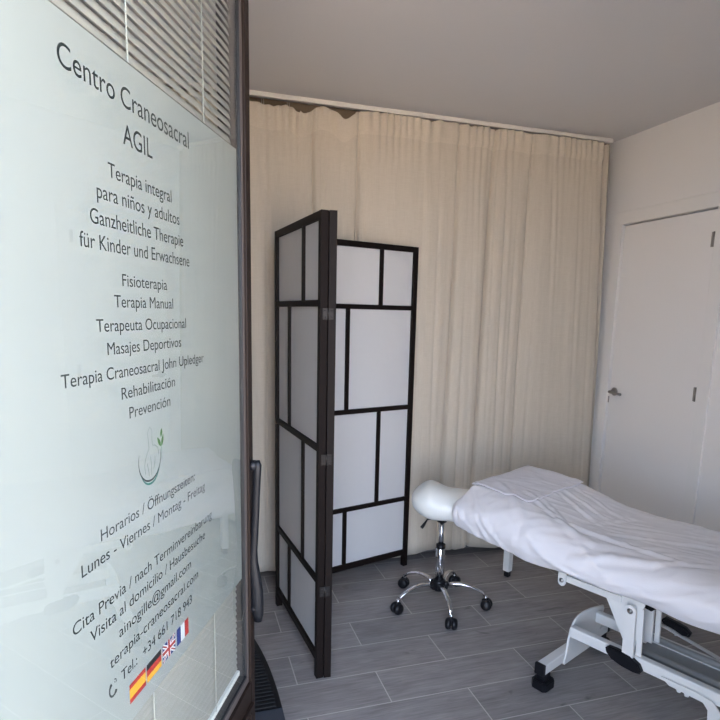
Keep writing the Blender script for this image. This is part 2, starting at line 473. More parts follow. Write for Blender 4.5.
# four flags
M_fr = mat('flag red', (.36, .025, .02), .55); M_fy = mat('flag yellow', (.58, .29, .025), .55); M_fk = mat('flag black', (.015, .012, .012), .55)
M_fb = mat('flag blue', (.02, .035, .16), .55); M_fw = mat('flag white', (.55, .57, .57), .55)
def rect(bm, a, b, c, d, mi, y=-.0008):
    f = bm.faces.new([bm.verts.new((S(p), y, q)) for p, q in ((a, c), (b, c), (b, d), (a, d))]); f.material_index = mi
fz0, fz1 = .914, .945; fh = fz1 - fz0
FM = [M_fr, M_fy, M_fk, M_fb, M_fw]
bm = bmesh.new(); a, b = -.493, -.446
rect(bm, a, b, fz0, fz0 + fh * .25, 0); rect(bm, a, b, fz0 + fh * .25, fz1 - fh * .25, 1); rect(bm, a, b, fz1 - fh * .25, fz1, 0)
obj('flag', bm, FM, film)
bm = bmesh.new(); a, b = -.442, -.395
rect(bm, a, b, fz0, fz0 + fh / 3, 1); rect(bm, a, b, fz0 + fh / 3, fz1 - fh / 3, 0); rect(bm, a, b, fz1 - fh / 3, fz1, 2)
obj('flag', bm, FM, film)
bm = bmesh.new(); a, b = -.390, -.344
rect(bm, a, b, fz0, fz1, 3, -.00078)
cx_, cz_ = (a + b) / 2, (fz0 + fz1) / 2
def bar(p, q, w, mi, y): ribbon(bm, [p, q], w, mi, y)
for (p, q) in (((a + .002, fz0 + .001), (b - .002, fz1 - .001)), ((a + .002, fz1 - .001), (b - .002, fz0 + .001))):
    bar(p, q, .007, 4, -.0008); bar(p, q, .0025, 0, -.00082)
bar((a, cz_), (b, cz_), .0105, 4, -.00084); bar((cx_, fz0), (cx_, fz1), .0105, 4, -.00084)
bar((a, cz_), (b, cz_), .006, 0, -.00086); bar((cx_, fz0), (cx_, fz1), .006, 0, -.00086)
obj('flag', bm, FM, film)
bm = bmesh.new(); a, b = -.338, -.291; t = (b - a) / 3
rect(bm, a, a + t, fz0, fz1, 3); rect(bm, a + t, b - t, fz0, fz1, 4); rect(bm, b - t, b, fz0, fz1, 0)
obj('flag', bm, FM, film)

# curved black pull handle on the near face of the stile (local -y is towards the viewer)
bm = bmesh.new()
for z in (1.150, .800):
    add_lathe(bm, [(0, 0), (.0125, 0), (.0125, -.010), (.0105, -.011), (.0105, -.014), (0, -.014)], (S(.022), -.016, z), 20, axis='Y')
obj('handle_mount', bm, M_black, d1)
bm = bmesh.new()
pth = [(.020, -0.0290, 1.162, .008), (.020, -0.0310, 1.152, .0105), (.020, -0.0300, 1.12, .0095), (.020, -0.0280, 1.08, .009), (.020, -0.0260, 1.03, .009), (.020, -0.0230, .98, .0095), (.020, -0.0200, .945, .010),
       (.020, -0.0195, .915, .012), (.020, -0.0230, .88, .0145), (.020, -0.0270, .845, .016), (.020, -0.0290, .81, .0155), (.020, -0.0300, .785, .0135), (.020, -0.0300, .766, .009)]
add_tube(bm, [(S(a), b, c) for a, b, c, r in pth], [r for *_, r in pth], 16, flat=.75)
obj('pull_handle', bm, M_handle, d1)

# venetian blind hung on the room side of the glass
vb = thing('venetian_blind', 'beige venetian blind hanging behind the glass of the open entrance door', 'blind', (hx, hyy, 0), ang)
bm = bmesh.new()
z = 2.128; i = 0
tilt = math.radians(66); wdt = .0185
while z > .66:
    e = -.004 - .004 * math.sin(z * 3)
    top, bot = [], []
    for q in range(5):
        t = q / 4 - .5
        yy = t * wdt; zz = .0016 * (1 - (2 * t) ** 2)
        # near edge (negative y) low
        Y = .0165 + yy * math.cos(tilt) - zz * math.sin(tilt) * 1
        Z = z + yy * math.sin(tilt) + zz * math.cos(tilt)
        top.append((Y, Z)); bot.append((Y + .0003, Z - .00025))
    outline = top + bot[::-1]
    add_prism(bm, outline, S(-.815), S(e), axis=0)
    z -= .0156; i += 1
for f in bm.faces: f.smooth = False
obj('slats', bm, M_slat, vb)
bm = bmesh.new(); add_box(bm, S(-.815), S(-.004), .006, .034, 2.14, 2.163, .002)
obj('head_rail', bm, M_rail, vb)
bm = bmesh.new(); add_box(bm, S(-.815), S(-.006), .007, .027, .637, .65, .003)
obj('bottom_rail', bm, M_rail, vb)
for s in (-.66, -.412, -.155):
    bm = bmesh.new(); add_tube(bm, [(S(s), .0062, 2.142), (S(s + .002), .0062, 1.4), (S(s), .0062, .65)], .0012, 6)
    add_tube(bm, [(S(s + .004), .029, 2.142), (S(s + .004), .029, .65)], .0009, 6)
    obj('ladder_cord', bm, M_cord, vb)

# ------------------------------------------------------------------ curtains
YC = 3.145
bm = bmesh.new()
add_box(bm, XL + .01, 2.540, YC - .012, YC + .012, 2.560, 2.579, .002)
add_box(bm, XL + .01, 2.540, YC - .004, YC + .004, 2.579, 2.5855)
cr = obj('curtain_rail', bm, M_rail); tag(cr, 'white curtain rail under the ceiling along the back wall', 'curtain rail')

DIPS = [(.40, .012, .05), (.47, .018, .05), (.625, .050, .055), (.715, -.004, .02), (.838, .052, .055), (1.10, .0, .1), (1.32, .014, .03), (1.575, .008, .02), (1.72, .012, .025), (1.955, .011, .025),
        (2.13, .014, .014), (2.29, .006, .03), (2.505, .022, .012)]
def ztop(x):
    z = 2.549
    if x < .60: z -= .020
    elif x < .90: z -= .006
    for c, d, w in DIPS:
        z -= d * math.exp(-((x - c) / w) ** 2)
    return z
# folds: (x at mid height, drift from top to bottom, depth). Deep ones are valleys between
# bulges, shallow ones only crease the cloth
def make_curtain(x0, x1, creases, seed, zb=.05, xr=None):
    nx = int((x1 - x0) / .005); nz = 72
    bm = bmesh.new(); grid = []
    major = [(x0, 0, .012)] + [c for c in creases if c[2] >= .012] + [(x1, 0, .012)]
    minor = [c for c in creases if c[2] < .012]
    for j in range(nz + 1):
        tz = (j / nz) ** 1.5
        row = []
        for i in range(nx + 1):
            x = x0 + (x1 - x0) * i / nx
            zt = ztop(x)
            zbm = zb + .010 * math.sin(x * 8 + seed) + .007 * math.sin(x * 19)
            z = zt + (zbm - zt) * tz
            hgt = (1.3 - z) / 1.25
            low = min(1, max(0, (2.52 - z) / .6))
            mx = [a + b * hgt + .003 * math.sin(2.3 * z + a * 7) for a, b, c in major]
            mx[0] = x0; mx[-1] = x1
            y = 0
            for q in range(len(mx) - 1):
                if mx[q] <= x <= mx[q + 1]:
                    L = max(mx[q + 1] - mx[q], .01); u = (x - mx[q]) / L
                    y = -min(.034, .012 + L * .07) * (min(1, math.sin(PI * u) * 1.3)) ** .6
                    y += major[q][2] * math.exp(-(u * L / .0075) ** 2) + major[q + 1][2] * math.exp(-((1 - u) * L / .0075) ** 2)
                    break
            for a, b, c in minor:
                dx = x - (a + b * hgt + .004 * math.sin(1.9 * z + a * 11))
                on = .55 + .45 * math.sin(z * 1.7 + a * 13)
                y += c * on * (math.exp(-(dx / .009) ** 2) - .55 * math.exp(-((dx - .022) / .016) ** 2))
            y *= .4 + .6 * low
            if seed == 2 and x < 1.36: y = max(y, -.020 - .4 * max(0, x - 1.30))
            y += (.017 * noise.noise(Vector((x * 5 + seed, z * .45, 0))) * (.4 if seed == 2 and x < 1.34 else 1) + .006 * noise.noise(Vector((x * 13, z * .5, seed)))) * (.35 + .65 * low)
            y += .0016 * noise.noise(Vector((x * 40, z * 2.2, seed)))
            d = zt - z
            if d < .105:           # gathered heading tape, doubled cloth
                hh = 1 - d / .105
                gather = max(0, noise.noise(Vector((x * 7, 3, seed))) + .35)
                y += (.005 + .009 * gather) * math.sin(x * 120 + 5 * math.sin(x * 11)) * (.35 + .65 * hh)
                y -= .0065
            elif d < .30:
                gather = max(0, noise.noise(Vector((x * 7, 3, seed))) + .35)
                y += (.004 + .007 * gather) * math.sin(x * 120 + 5 * math.sin(x * 11)) * (1 - (d - .105) / .195) * .45
            sag = max(0, 2.549 - zt)
            y -= sag * .45 * math.exp(-(d / .12)) - sag * .25 * math.exp(-((d - .10) / .03) ** 2)
            xx = x
            if xr:                  # free edge leans outwards as it falls
                xx = x0 + (x - x0) * (1 + (xr(z) - x1) / (x1 - x0))
            row.append(bm.verts.new((xx, YC - .012 + y, z)))
        grid.append(row)
    for j in range(nz):
        for i in range(nx):
            f = bm.faces.new((grid[j][i], grid[j + 1][i], grid[j + 1][i + 1], grid[j][i + 1])); f.smooth = True
            if ztop(grid[j][i].co.x) - (grid[j][i].co.z + grid[j + 1][i].co.z) / 2 < .105: f.material_index = 1   # heading, folded double
    o = obj('curtain', bm, [M_curtain, M_heading])
    s = o.modifiers.new('thickness', 'SOLIDIFY'); s.thickness = .0018; s.offset = 0
    return o
def heading_hooks(o, xs):
    """white hooks join the heading to the rail"""
    for x in xs:
        bm = bmesh.new(); add_tube(bm, [(x, YC, 2.556), (x + .002, YC - .004, ztop(x) - .004), (x + .005, YC - .012, ztop(x) - .02)], .0016, 6)
        obj('curtain_hook', bm, M_cord, o)
c1 = make_curtain(XL + .03, .728, [(-.8, 0, .014), (-.45, 0, .014), (-.1, 0, .014), (.15, 0, .014), (.33, 0, .008), (.43, .0, .008), (.50, .01, .006), (.575, -.01, .009), (.655, .0, .008), (.685, .01, .030)], 1, .048)
tag(c1, 'beige linen curtain on the left, behind the glass door and the screen', 'curtain', 'beige linen curtains along the back wall')
heading_hooks(c1, (.415, .425, .545, .555))
c2 = make_curtain(.700, 1.975, [(.735, 0, .008), (.82, .0, .005), (.925, .0, .030), (.955, 0, .006), (1.10, .02, .004), (1.24, 0, .004), (1.40, .01, .005), (1.500, -.01, .026), (1.575, .01, .008), (1.625, .02, .006), (1.660, .01, .008), (1.712, -.02, .038), (1.76, 0, .006), (1.83, .01, .009), (1.90, 0, .006)], 2, .050)
tag(c2, 'wide middle beige linen curtain hanging between the folding screen and the bed', 'curtain', 'beige linen curtains along the back wall')
heading_hooks(c2, (.935, .945, 1.60))
edge_x = lambda z: 2.468 + .115 * (1 - (max(0, z) / 2.52) ** 1.6)
c3 = make_curtain(1.950, 2.468, [(1.963, .0, .042), (2.04, .0, .006), (2.125, .01, .010), (2.16, .01, .005), (2.30, 0, .003), (2.40, 0, .003)], 3, .050, edge_x)
tag(c3, 'rightmost beige linen curtain, flat and narrow, next to the white side door', 'curtain', 'beige linen curtains along the back wall')
# the end of the right curtain turned back to the wall
bm = bmesh.new(); rows = []
for j in range(41):
    z = 2.535 - 2.5 * j / 40; r = []
    for i in range(9):
        t = i / 8
        x0_ = edge_x(z) + .004; x = x0_ + (max(x0_ + .008, 2.585 - .05 * (z / 2.5) ** 2) - x0_) * t
        y = YC - .004 - .018 * math.sin(PI * t) + .03 * (1 - t) ** 4 + .01 * t
        r.append(bm.verts.new((x, y, z + .01 * math.sin(t * 3))))
    rows.append(r)
for j in range(40):
    for i in range(8):
        bm.faces.new((rows[j][i], rows[j + 1][i], rows[j + 1][i + 1], rows[j][i + 1])).smooth = True
e = obj('turned_edge', bm, M_curtain, c3); s = e.modifiers.new('thickness', 'SOLIDIFY'); s.thickness = .0018

# ------------------------------------------------------------------ folding screen
SCW, SCH, SCT = .674, 1.868, .0295
fs = thing('folding_screen', 'dark brown three-panel folding screen with white paper panes, zigzagged on the grey floor', 'folding screen', (.56, 2.45, 0))
def screen_panel(ox, oy, rz, flip, name='panel'):
    """local x from the origin stile along the panel, y = 0..SCT thickness"""
    fx = (lambda v: v) if not flip else (lambda v: SCW - v)
    st = .030; mu = .0115
    bm = bmesh.new()
    add_box(bm, 0, st, 0, SCT, 0, SCH, .0015); add_box(bm, SCW - st, SCW, 0, SCT, 0, SCH, .0015)
    rails = [(.072, .104), (.413, .437), (.962, .987), (1.522, 1.547), (SCH - .030, SCH)]
    for a, b in rails:
        add_box(bm, st, SCW - st, .001, SCT - .001, a, b, .001)
    divs = [.242, .449, .235, .447]      # top row to bottom row, from the origin stile
    for k, dv in enumerate(divs):
        c = fx(dv); z0 = rails[3 - k][1]; z1 = rails[4 - k][0]
        add_box(bm, c - mu, c + mu, .004, SCT - .004, z0, z1, .001)
    o = obj(name, bm, M_screen, fs)
    R = Matrix.Translation((ox - fs.location.x, oy - fs.location.y, 0)) @ Matrix.Rotation(rz, 4, 'Z')
    o.matrix_local = R
    for k, dv in enumerate(divs):
        c = fx(dv); z0 = rails[3 - k][1]; z1 = rails[4 - k][0]
        for a, b in ((st, c - mu), (c + mu, SCW - st)):
            bm = bmesh.new(); add_box(bm, a, b, SCT / 2 - .001, SCT / 2 + .001, z0, z1)
            obj('paper_pane', bm, M_paper, o)
    return o
# panel A: near left corner (.494,2.134) to far corner (.427,2.805); thickness towards +x
aA = math.atan2(2.805 - 2.134, .427 - .494)
# local +y of the panel points left of its direction, so start from the far end instead
pA = screen_panel(.427, 2.805, aA + PI, True)
# panel B: folded behind panel A
bx0, by0, bx1, by1 = .5545, 2.131, .602, 2.80
aB = math.atan2(by1 - by0, bx1 - bx0)
pB = screen_panel(bx0, by0, aB, False)
# panel C: from its left end towards the right end near the curtain
aC = math.atan2(.277, .961)
rxC, ryC = 1.267, 3.072
pC = screen_panel(rxC - SCW * math.cos(aC), ryC - SCW * math.sin(aC), aC, True)
def hinge(x, y, rz, z):
    bm = bmesh.new()
    for s in (-1, 1):
        add_box(bm, min(s * .002, s * .021), max(s * .002, s * .021), -.0022, 0, -.021, .021, .0008, 0)
        for q in (-.012, .012):
            n0 = len(bm.verts)
            add_lathe(bm, [(0, -.0036), (.003, -.0034), (.0036, -.0020), (0, -.0020)], (s * .0125, 0, q), 10, 1, 'Y')
    add_lathe(bm, [(0, -.023), (.0032, -.023), (.0032, .023), (0, .023)], (0, -.002, 0), 10, 0)
    o = obj('hinge', bm, [M_hinge, M_hinge], fs)
    o.matrix_local = Matrix.Translation((x - fs.location.x, y - fs.location.y, z)) @ Matrix.Rotation(rz, 4, 'Z')
for z in (1.495, .935, .385):
    hinge(.524, 2.1325, math.radians(2), z)
for z in (1.495, .935, .385):
    hinge(.612, 2.868, aC + PI * .98, z)

# ------------------------------------------------------------------ saddle stool
st_ = thing('saddle_stool', 'white saddle stool on a chrome five-star castor base beside the bed', 'stool', (1.250, 2.585, 0))
bm = bmesh.new()
NU, NV = 72, 20
def seat_pt(a, v, top):
    # superellipse outline, a angle, v 0 centre .. 1 rim
    ca, sa = math.cos(a), math.sin(a)
    n = 2.7
    rr = 1 / (abs(ca) ** n + abs(sa) ** n) ** (1 / n)
    A, B = .178, .142
    waist = 1 - .10 * math.exp(-((ca * rr) / .42) ** 2)
    x = A * rr * ca * v; y = B * rr * sa * v * waist
    xn = x / A; yn = y / B
    # saddle surface: raised at the left end, hollow in the middle, drooping flanks
    edge = max(0, 1 - v ** 3.6) ** .5
    tz = .622 + .040 * math.exp(-((xn + .50) / .38) ** 2) + .012 * max(0, xn) ** 2 - .030 * abs(yn) ** 2.2
    bz = .484 + .006 * abs(xn) ** 3 - .022 * abs(yn) ** 2
    rim = .560 + .018 * math.exp(-((xn + .7) / .4) ** 2) - .014 * abs(yn) ** 2
    return Vector((x, y, rim + ((tz if top else bz) - rim) * edge))
def seat_surf(top):
    rings = [[bm.verts.new(seat_pt(0, 0, top))]]
    for j in range(1, NV + 1):
        v = math.sin(j / NV * PI / 2)
        if j == NV: rings.append(None); break
        rings.append([bm.verts.new(seat_pt(2 * PI * k / NU, v, top)) for k in range(NU)])
    return rings
rt = seat_surf(True); rb = seat_surf(False)
rim = [bm.verts.new(seat_pt(2 * PI * k / NU, 1, True)) for k in range(NU)]
rt[NV] = rim; rb[NV] = rim
for rg, fl in ((rt, False), (rb, True)):
    for k in range(NU):
        k2 = (k + 1) % NU
        f = (rg[0][0], rg[1][k], rg[1][k2]); bm.faces.new(f[::-1] if fl else f)
        for j in range(1, NV):
            f = (rg[j][k], rg[j + 1][k], rg[j + 1][k2], rg[j][k2]); bm.faces.new(f[::-1] if fl else f)
for f in bm.faces: f.smooth = True
so = obj('seat', bm, M_vinyl, st_, recalc=True)
so.rotation_euler = (0, 0, math.radians(-26))
so.location = (.021, .004, 0)
bm = bmesh.new()
add_box(bm, -.075, .075, -.055, .055, .488, .506, .003)
add_lathe(bm, [(0, .455), (.024, .455), (.024, .495), (0, .495)], (0, 0, 0), 20)
add_tube(bm, [(-.02, -.01, .482), (-.09, -.03, .482), (-.125, -.080, .474), (-.138, -.086, .462)], [.004, .004, .0075, .008], 10)
o = obj('lever_plate', bm, M_black, st_); o.rotation_euler = (0, 0, math.radians(-5))
bm = bmesh.new()
add_lathe(bm, [(0, .30), (.0125, .30), (.0125, .462), (0, .462)])
o = obj('piston', bm, M_chrome, st_)
bm = bmesh.new()
add_lathe(bm, [(0, .12), (.0235, .12), (.0235, .315), (.021, .318), (0, .318)], seg=40)
obj('gas_cylinder', bm, M_chrome, st_)
bm = bmesh.new()
add_lathe(bm, [(0, .312), (.0238, .312), (.0242, .316), (.0238, .333), (.016, .336), (0, .336)], seg=40)
obj('collar', bm, M_black, st_)
bm = bmesh.new()
add_lathe(bm, [(0, .080), (.026, .081), (.034, .090), (.036, .118), (.031, .136), (.026, .142), (0, .142)], seg=40)
for k in range(5):
    a = math.radians(44 + 72 * k); n0 = len(bm.verts)
    add_box(bm, .022, .047, -.016, .016, .092, .128, .006)
    xf(bm, Matrix.Rotation(a, 4, 'Z'), n0)
obj('hub', bm, M_black, st_)
def stool_leg(a):
    bm = bmesh.new()
    path = [(.035, .110), (.075, .124), (.115, .127), (.155, .121), (.190, .108), (.225, .090), (.240, .070)]
    add_tube(bm, [(r, 0, z) for r, z in path], [.015, .0145, .0135, .0125, .0115, .0105, .010], 14, flat=.62)
    add_tube(bm, [(.242, 0, .075), (.242, 0, .054)], .0085, 12)
    o = obj('leg', bm, M_chrome, st_); o.rotation_euler = (0, 0, a)
    bm = bmesh.new()
    sw = random.Random(int(a * 100)).uniform(-.6, .6)
    for s in (-1, 1):
        add_lathe(bm, [(0, s * .002), (.022, s * .002), (.027, s * .005), (.0285, s * .012), (.0275, s * .020), (.0235, s * .026), (.015, s * .030), (0, s * .031)], (0, 0, .0285), 28, axis='Y')
    add_box(bm, -.012, .012, -.0045, .0045, .022, .052, .001)
    add_tube(bm, [(-.020, 0, .046), (-.008, 0, .056), (.010, 0, .056)], .0075, 10)
    M = Matrix.Translation((.248, 0, 0)) @ Matrix.Rotation(sw + PI / 2 * 0, 4, 'Z')
    xf(bm, M)
    c = obj('caster', bm, M_black, st_); c.rotation_euler = (0, 0, a)
for k in range(5): stool_leg(math.radians(44 + 72 * k))

# ------------------------------------------------------------------ treatment bed
BX, BY, BROT = 1.38, 1.84, math.atan2(-.917, .399)
bed = thing('treatment_bed', 'white height-adjustable treatment bed covered by a white sheet, near the right wall', 'bed', (BX, BY, 0), BROT)
# mattress and deck (local x = towards the foot end, y = across, towards the right wall)
bm = bmesh.new()
prof = [(-.585, .565), (-.20, .555), (.0, .545), (1.26, .545), (1.24, .595), (.02, .590), (-.20, .625), (-.50, .655), (-.570, .640)]
add_prism(bm, prof, .15, .66, axis=1, bev=.012)
obj('mattress', bm, M_vinyl, bed)
bm = bmesh.new()
add_box(bm, -.04, 1.22, .13, .165, .455, .490, .003); add_box(bm, -.04, 1.22, .60, .635, .455, .490, .003)
for u_ in (.2, .7, 1.19): add_box(bm, u_, u_ + .035, .165, .60, .455, .49, .003)
add_box(bm, -.56, -.03, .15, .18, .51, .54, .003); add_box(bm, -.56, -.03, .585, .615, .51, .54, .003)
add_box(bm, .0, 1.22, .14, .65, .492, .543, .002)
obj('deck_frame', bm, M_white, bed)
bm = bmesh.new()   # lower side bar with bolted bracket and gusset
add_box(bm, -.012, .22, .142, .162, .412, .440, .002)
tabp = [(-.047, .465), (-.047, .406), (-.042, .395), (-.030, .390), (-.018, .395), (-.012, .406), (-.012, .465)]
add_prism(bm, tabp, .136, .144, axis=1, bev=.001)
gus = [(.135, .452), (.310, .452), (.300, .40), (.285, .235), (.258, .235)]
add_prism(bm, gus, .148, .156, axis=1, bev=.001)
obj('gusset', bm, M_white, bed)
def link_pts(u_, z0, z1, w=.042):
    r = w / 2; p = [(u_ + .006 - r, z0), (u_ + .006 + r, z0)]
    p += [(u_ + r * math.cos(math.radians(t)), z1 - r + r * math.sin(math.radians(t))) for t in range(0, 181, 20)]
    return p
for (yy, u_, z1) in ((.118, .268, .432), (.30, .262, .40)):
    bm = bmesh.new(); add_prism(bm, link_pts(u_, .215, z1), yy, yy + .014, axis=1, bev=.0012)
    add_prism(bm, link_pts(u_ + .03, .215, z1 - .01, .02), yy + .028, yy + .036, axis=1)
    obj('lift_link', bm, M_white, bed)
for (uu, yy, zz, rr) in ((-.030, .136, .416, .010), (.268, .118, .409, .011), (.256, .30, .378, .009)):
    bm = bmesh.new(); add_lathe(bm, [(0, -.006), (rr * .75, -.006), (rr * .8, -.002), (rr, -.002), (rr, 0), (0, 0)], (uu, yy, zz), 18, axis='Y')
    obj('bolt', bm, M_steel, bed)
bm = bmesh.new(); add_prism(bm, [(.25, .36), (.28, .355), (.295, .37), (.292, .395), (.27, .40), (.255, .388)], .285, .30, axis=1, bev=.002)
obj('stop_block', bm, M_black, bed)
# base: cross bars, end plates, side beams
for (u_, sgn) in ((.0, 1), (1.02, -1)):
    bm = bmesh.new(); add_box(bm, u_ - .02, u_ + .02, -.022, .505, .068, .112, .004)
    obj('cross_bar', bm, M_white, bed)
    for a_, b_ in ((-.036, -.021), (.504, .52)):
        bm = bmesh.new(); add_box(bm, u_ - .0225, u_ + .0225, a_, b_, .065, .115, .004)
        obj('end_cap', bm, M_black, bed)
    for y_ in (.0, .475):
        bm = bmesh.new(); add_prism(bm, [(u_ - .036, y_ - .026), (u_ - .024, y_ - .040), (u_ + .024, y_ - .040), (u_ + .036, y_ - .026), (u_ + .036, y_ + .026), (u_ + .024, y_ + .040), (u_ - .024, y_ + .040), (u_ - .036, y_ + .026)], 0, .038, axis=2, bev=.004)
        add_box(bm, u_ - .02, u_ + .02, y_ - .02, y_ + .02, .036, .069, .003)
        obj('foot_pad', bm, M_black, bed)
    bm = bmesh.new()
    out = [(.120, .062), (.132, .105), (.142, .160), (.156, .205), (.178, .236), (.210, .250), (.260, .252), (.320, .246), (.380, .234), (.425, .225), (.433, .208), (.425, .192), (.42, .16), (.40, .090), (.385, .062)]
    x0 = u_ + sgn * .020
    add_prism(bm, out, min(x0, x0 + sgn * .005), max(x0, x0 + sgn * .005), axis=0)
    # rolled rim of the plate
    add_tube(bm, [(x0 + sgn * .0, y_, z_) for y_, z_ in out[:11]], .0055, 8)
    obj('end_plate', bm, M_white, bed)
for y_, zt, x1 in ((.135, .230, 1.0), (.350, .222, 1.0)):
    bm = bmesh.new(); add_box(bm, .027, x1, y_, y_ + .032, zt - .046, zt, .004)
    obj('base_beam', bm, M_white, bed)
bm = bmesh.new()
add_box(bm, .26, .92, .17, .36, .188, .196, .001)
for y_, z_ in ((.235, .205), (.352, .215)):
    add_tube(bm, [(.24, y_, z_), (.92, y_, z_)], .013, 12)
obj('lift_arm', bm, M_grey, bed)
bm = bmesh.new()
out = [(.190, .224), (.200, .234), (.235, .236), (.285, .230), (.322, .212), (.334, .190), (.328, .178), (.300, .174), (.255, .177), (.215, .188), (.194, .208)]
add_prism(bm, out, .110, .136, axis=1, bev=.005)
obj('beam_cover', bm, M_black, bed)
bm = bmesh.new()   # release lever that bends down
out = [(.40, .205), (.52, .205), (.575, .198), (.600, .170), (.606, .105), (.590, .085), (.572, .092), (.566, .108), (.562, .160), (.545, .180), (.43, .184)]
add_prism(bm, out, .122, .130, axis=1, bev=.001)
add_prism(bm, [(.455, .186), (.460, .174), (.470, .176), (.474, .186)], .122, .128, axis=1); add_prism(bm, [(.482, .186), (.486, .172), (.498, .174), (.50, .186)], .122, .128, axis=1)
add_lathe(bm, [(0, -.012), (.014, -.012), (.014, .004), (0, .004)], (.585, .122, .10), 20, axis='Y')
obj('release_lever', bm, M_white, bed)
bm = bmesh.new()
add_prism(bm, [(.245, .232), (.262, .252), (.300, .248), (.345, .240), (.368, .222), (.362, .204), (.335, .200), (.29, .214), (.258, .218)], .485, .515, axis=1, bev=.008)
obj('foot_pedal', bm, M_black, bed)
bm = bmesh.new()
add_tube(bm, [(.242, .50, .206), (.27, .50, .203), (.38, .49, .188), (.62, .45, .165), (.95, .38, .13)], [.009, .010, .010, .009, .009], 10, flat=.6)
add_tube(bm, [(.30, .50, .212), (.31, .497, .187)], .006, 8)
obj('pedal_rod', bm, M_white, bed)
bm = bmesh.new()
add_box(bm, -.727, -.687, .727, .767, .035, .50, .003)
add_box(bm, -.722, -.692, .60, .727, .505, .535, .003); add_box(bm, -.722, -.55, .585, .615, .512, .538, .003)
lg = obj('leg', bm, M_white, bed)
bm = bmesh.new(); add_box(bm, -.722, -.692, .732, .762, 0, .035, .004)
obj('leg_tip', bm, M_black, lg)

# ---- sheet
def bed_top(u_):
    pts = [(-.7, .688), (-.58, .692), (-.45, .694), (-.28, .680), (-.17, .658), (-.02, .622), (.08, .616), (.4, .620), (1.4, .622)]
    for (a, za), (b, zb_) in zip(pts, pts[1:]):
        if u_ <= b:
            t = max(0, min(1, (u_ - a) / (b - a))); t = t * t * (3 - 2 * t) * .5 + t * .5
            return za + (zb_ - za) * t
    return .622
RID = [  # wrinkle ridges (u,q) segments: amp, width
    (-.05, .235, .18, .225, .010, .014), (.18, .225, .40, .215, .008, .014),
    (.05, .07, .18, .125, .008, .016), (.18, .125, .32, .150, .009, .015), (.32, .15, .52, .30, .006, .014),
    (.08, .30, .22, .37, .006, .011), (.22, .37, .46, .50, .006, .013), (-.14, .40, .0, .385, .005, .010), (.0, .385, .06, .55, .004, .011),
    (-.34, .31, -.10, .20, .007, .012), (-.10, .20, .08, .155, .008, .014), (-.50, .30, -.12, .06, .007, .016), (-.12, .06, .1, -.03, .006, .016),
    (-.26, .47, .02, .35, .006, .010), (-.27, .52, .0, .45, .005, .009), (-.24, .60, .05, .52, .005, .009), (-.28, .33, .18, .06, .005, .012),
    (-.55, .18, -.22, -.06, .007, .012), (-.58, .10, -.36, -.08, .006, .010), (-.52, .05, -.44, -.10, .005, .009), (-.46, .10, -.30, -.10, .005, .010),
    (.25, .0, .50, .08, .006, .018), (.5, .08, .8, .05, .006, .02), (.45, .4, .8, .42, .006, .015), (.3, -.05, .6, -.02, .004, .014), (.6, .3, 1.0, .2, .006, .02), (.0, .0, .25, -.02, .006, .02), (-.2, -.02, .02, -.05, .005, .014)]
def wrinkle(u_, q):
    s = 0
    for a, b, c, d, amp, w in RID:
        L2 = (c - a) ** 2 + (d - b) ** 2
        t = max(0, min(1, ((u_ - a) * (c - a) + (q - b) * (d - b)) / L2))
        dx = u_ - a - t * (c - a); dy = q - b - t * (d - b)
        dist2 = dx * dx + dy * dy
        if dist2 < (4 * w) ** 2:
            env = .35 + .65 * math.sin(PI * min(1, max(0, t * .8 + .1)))
            dist = math.sqrt(dist2)
            s += amp * env * (math.exp(-dist2 / (w * w)) - .45 * math.exp(-((dist - 1.7 * w) / w) ** 2))
    v = Vector((u_ * 4 + q * 3.2, q * 17 - u_ * 7, 0))
    rg = 1 - abs(noise.noise(v)) * 2.2
    s += .0042 * max(0, rg) ** 3 + .0012 * noise.noise(v * 2.3)
    s += .003 * noise.noise(Vector((u_ * 3, q * 3, 5)))
    return s
UI0, UI1, WI0, WI1 = -.545, 1.20, .185, .670
RH, RF, RN, RR = .066, .07, .135, .065
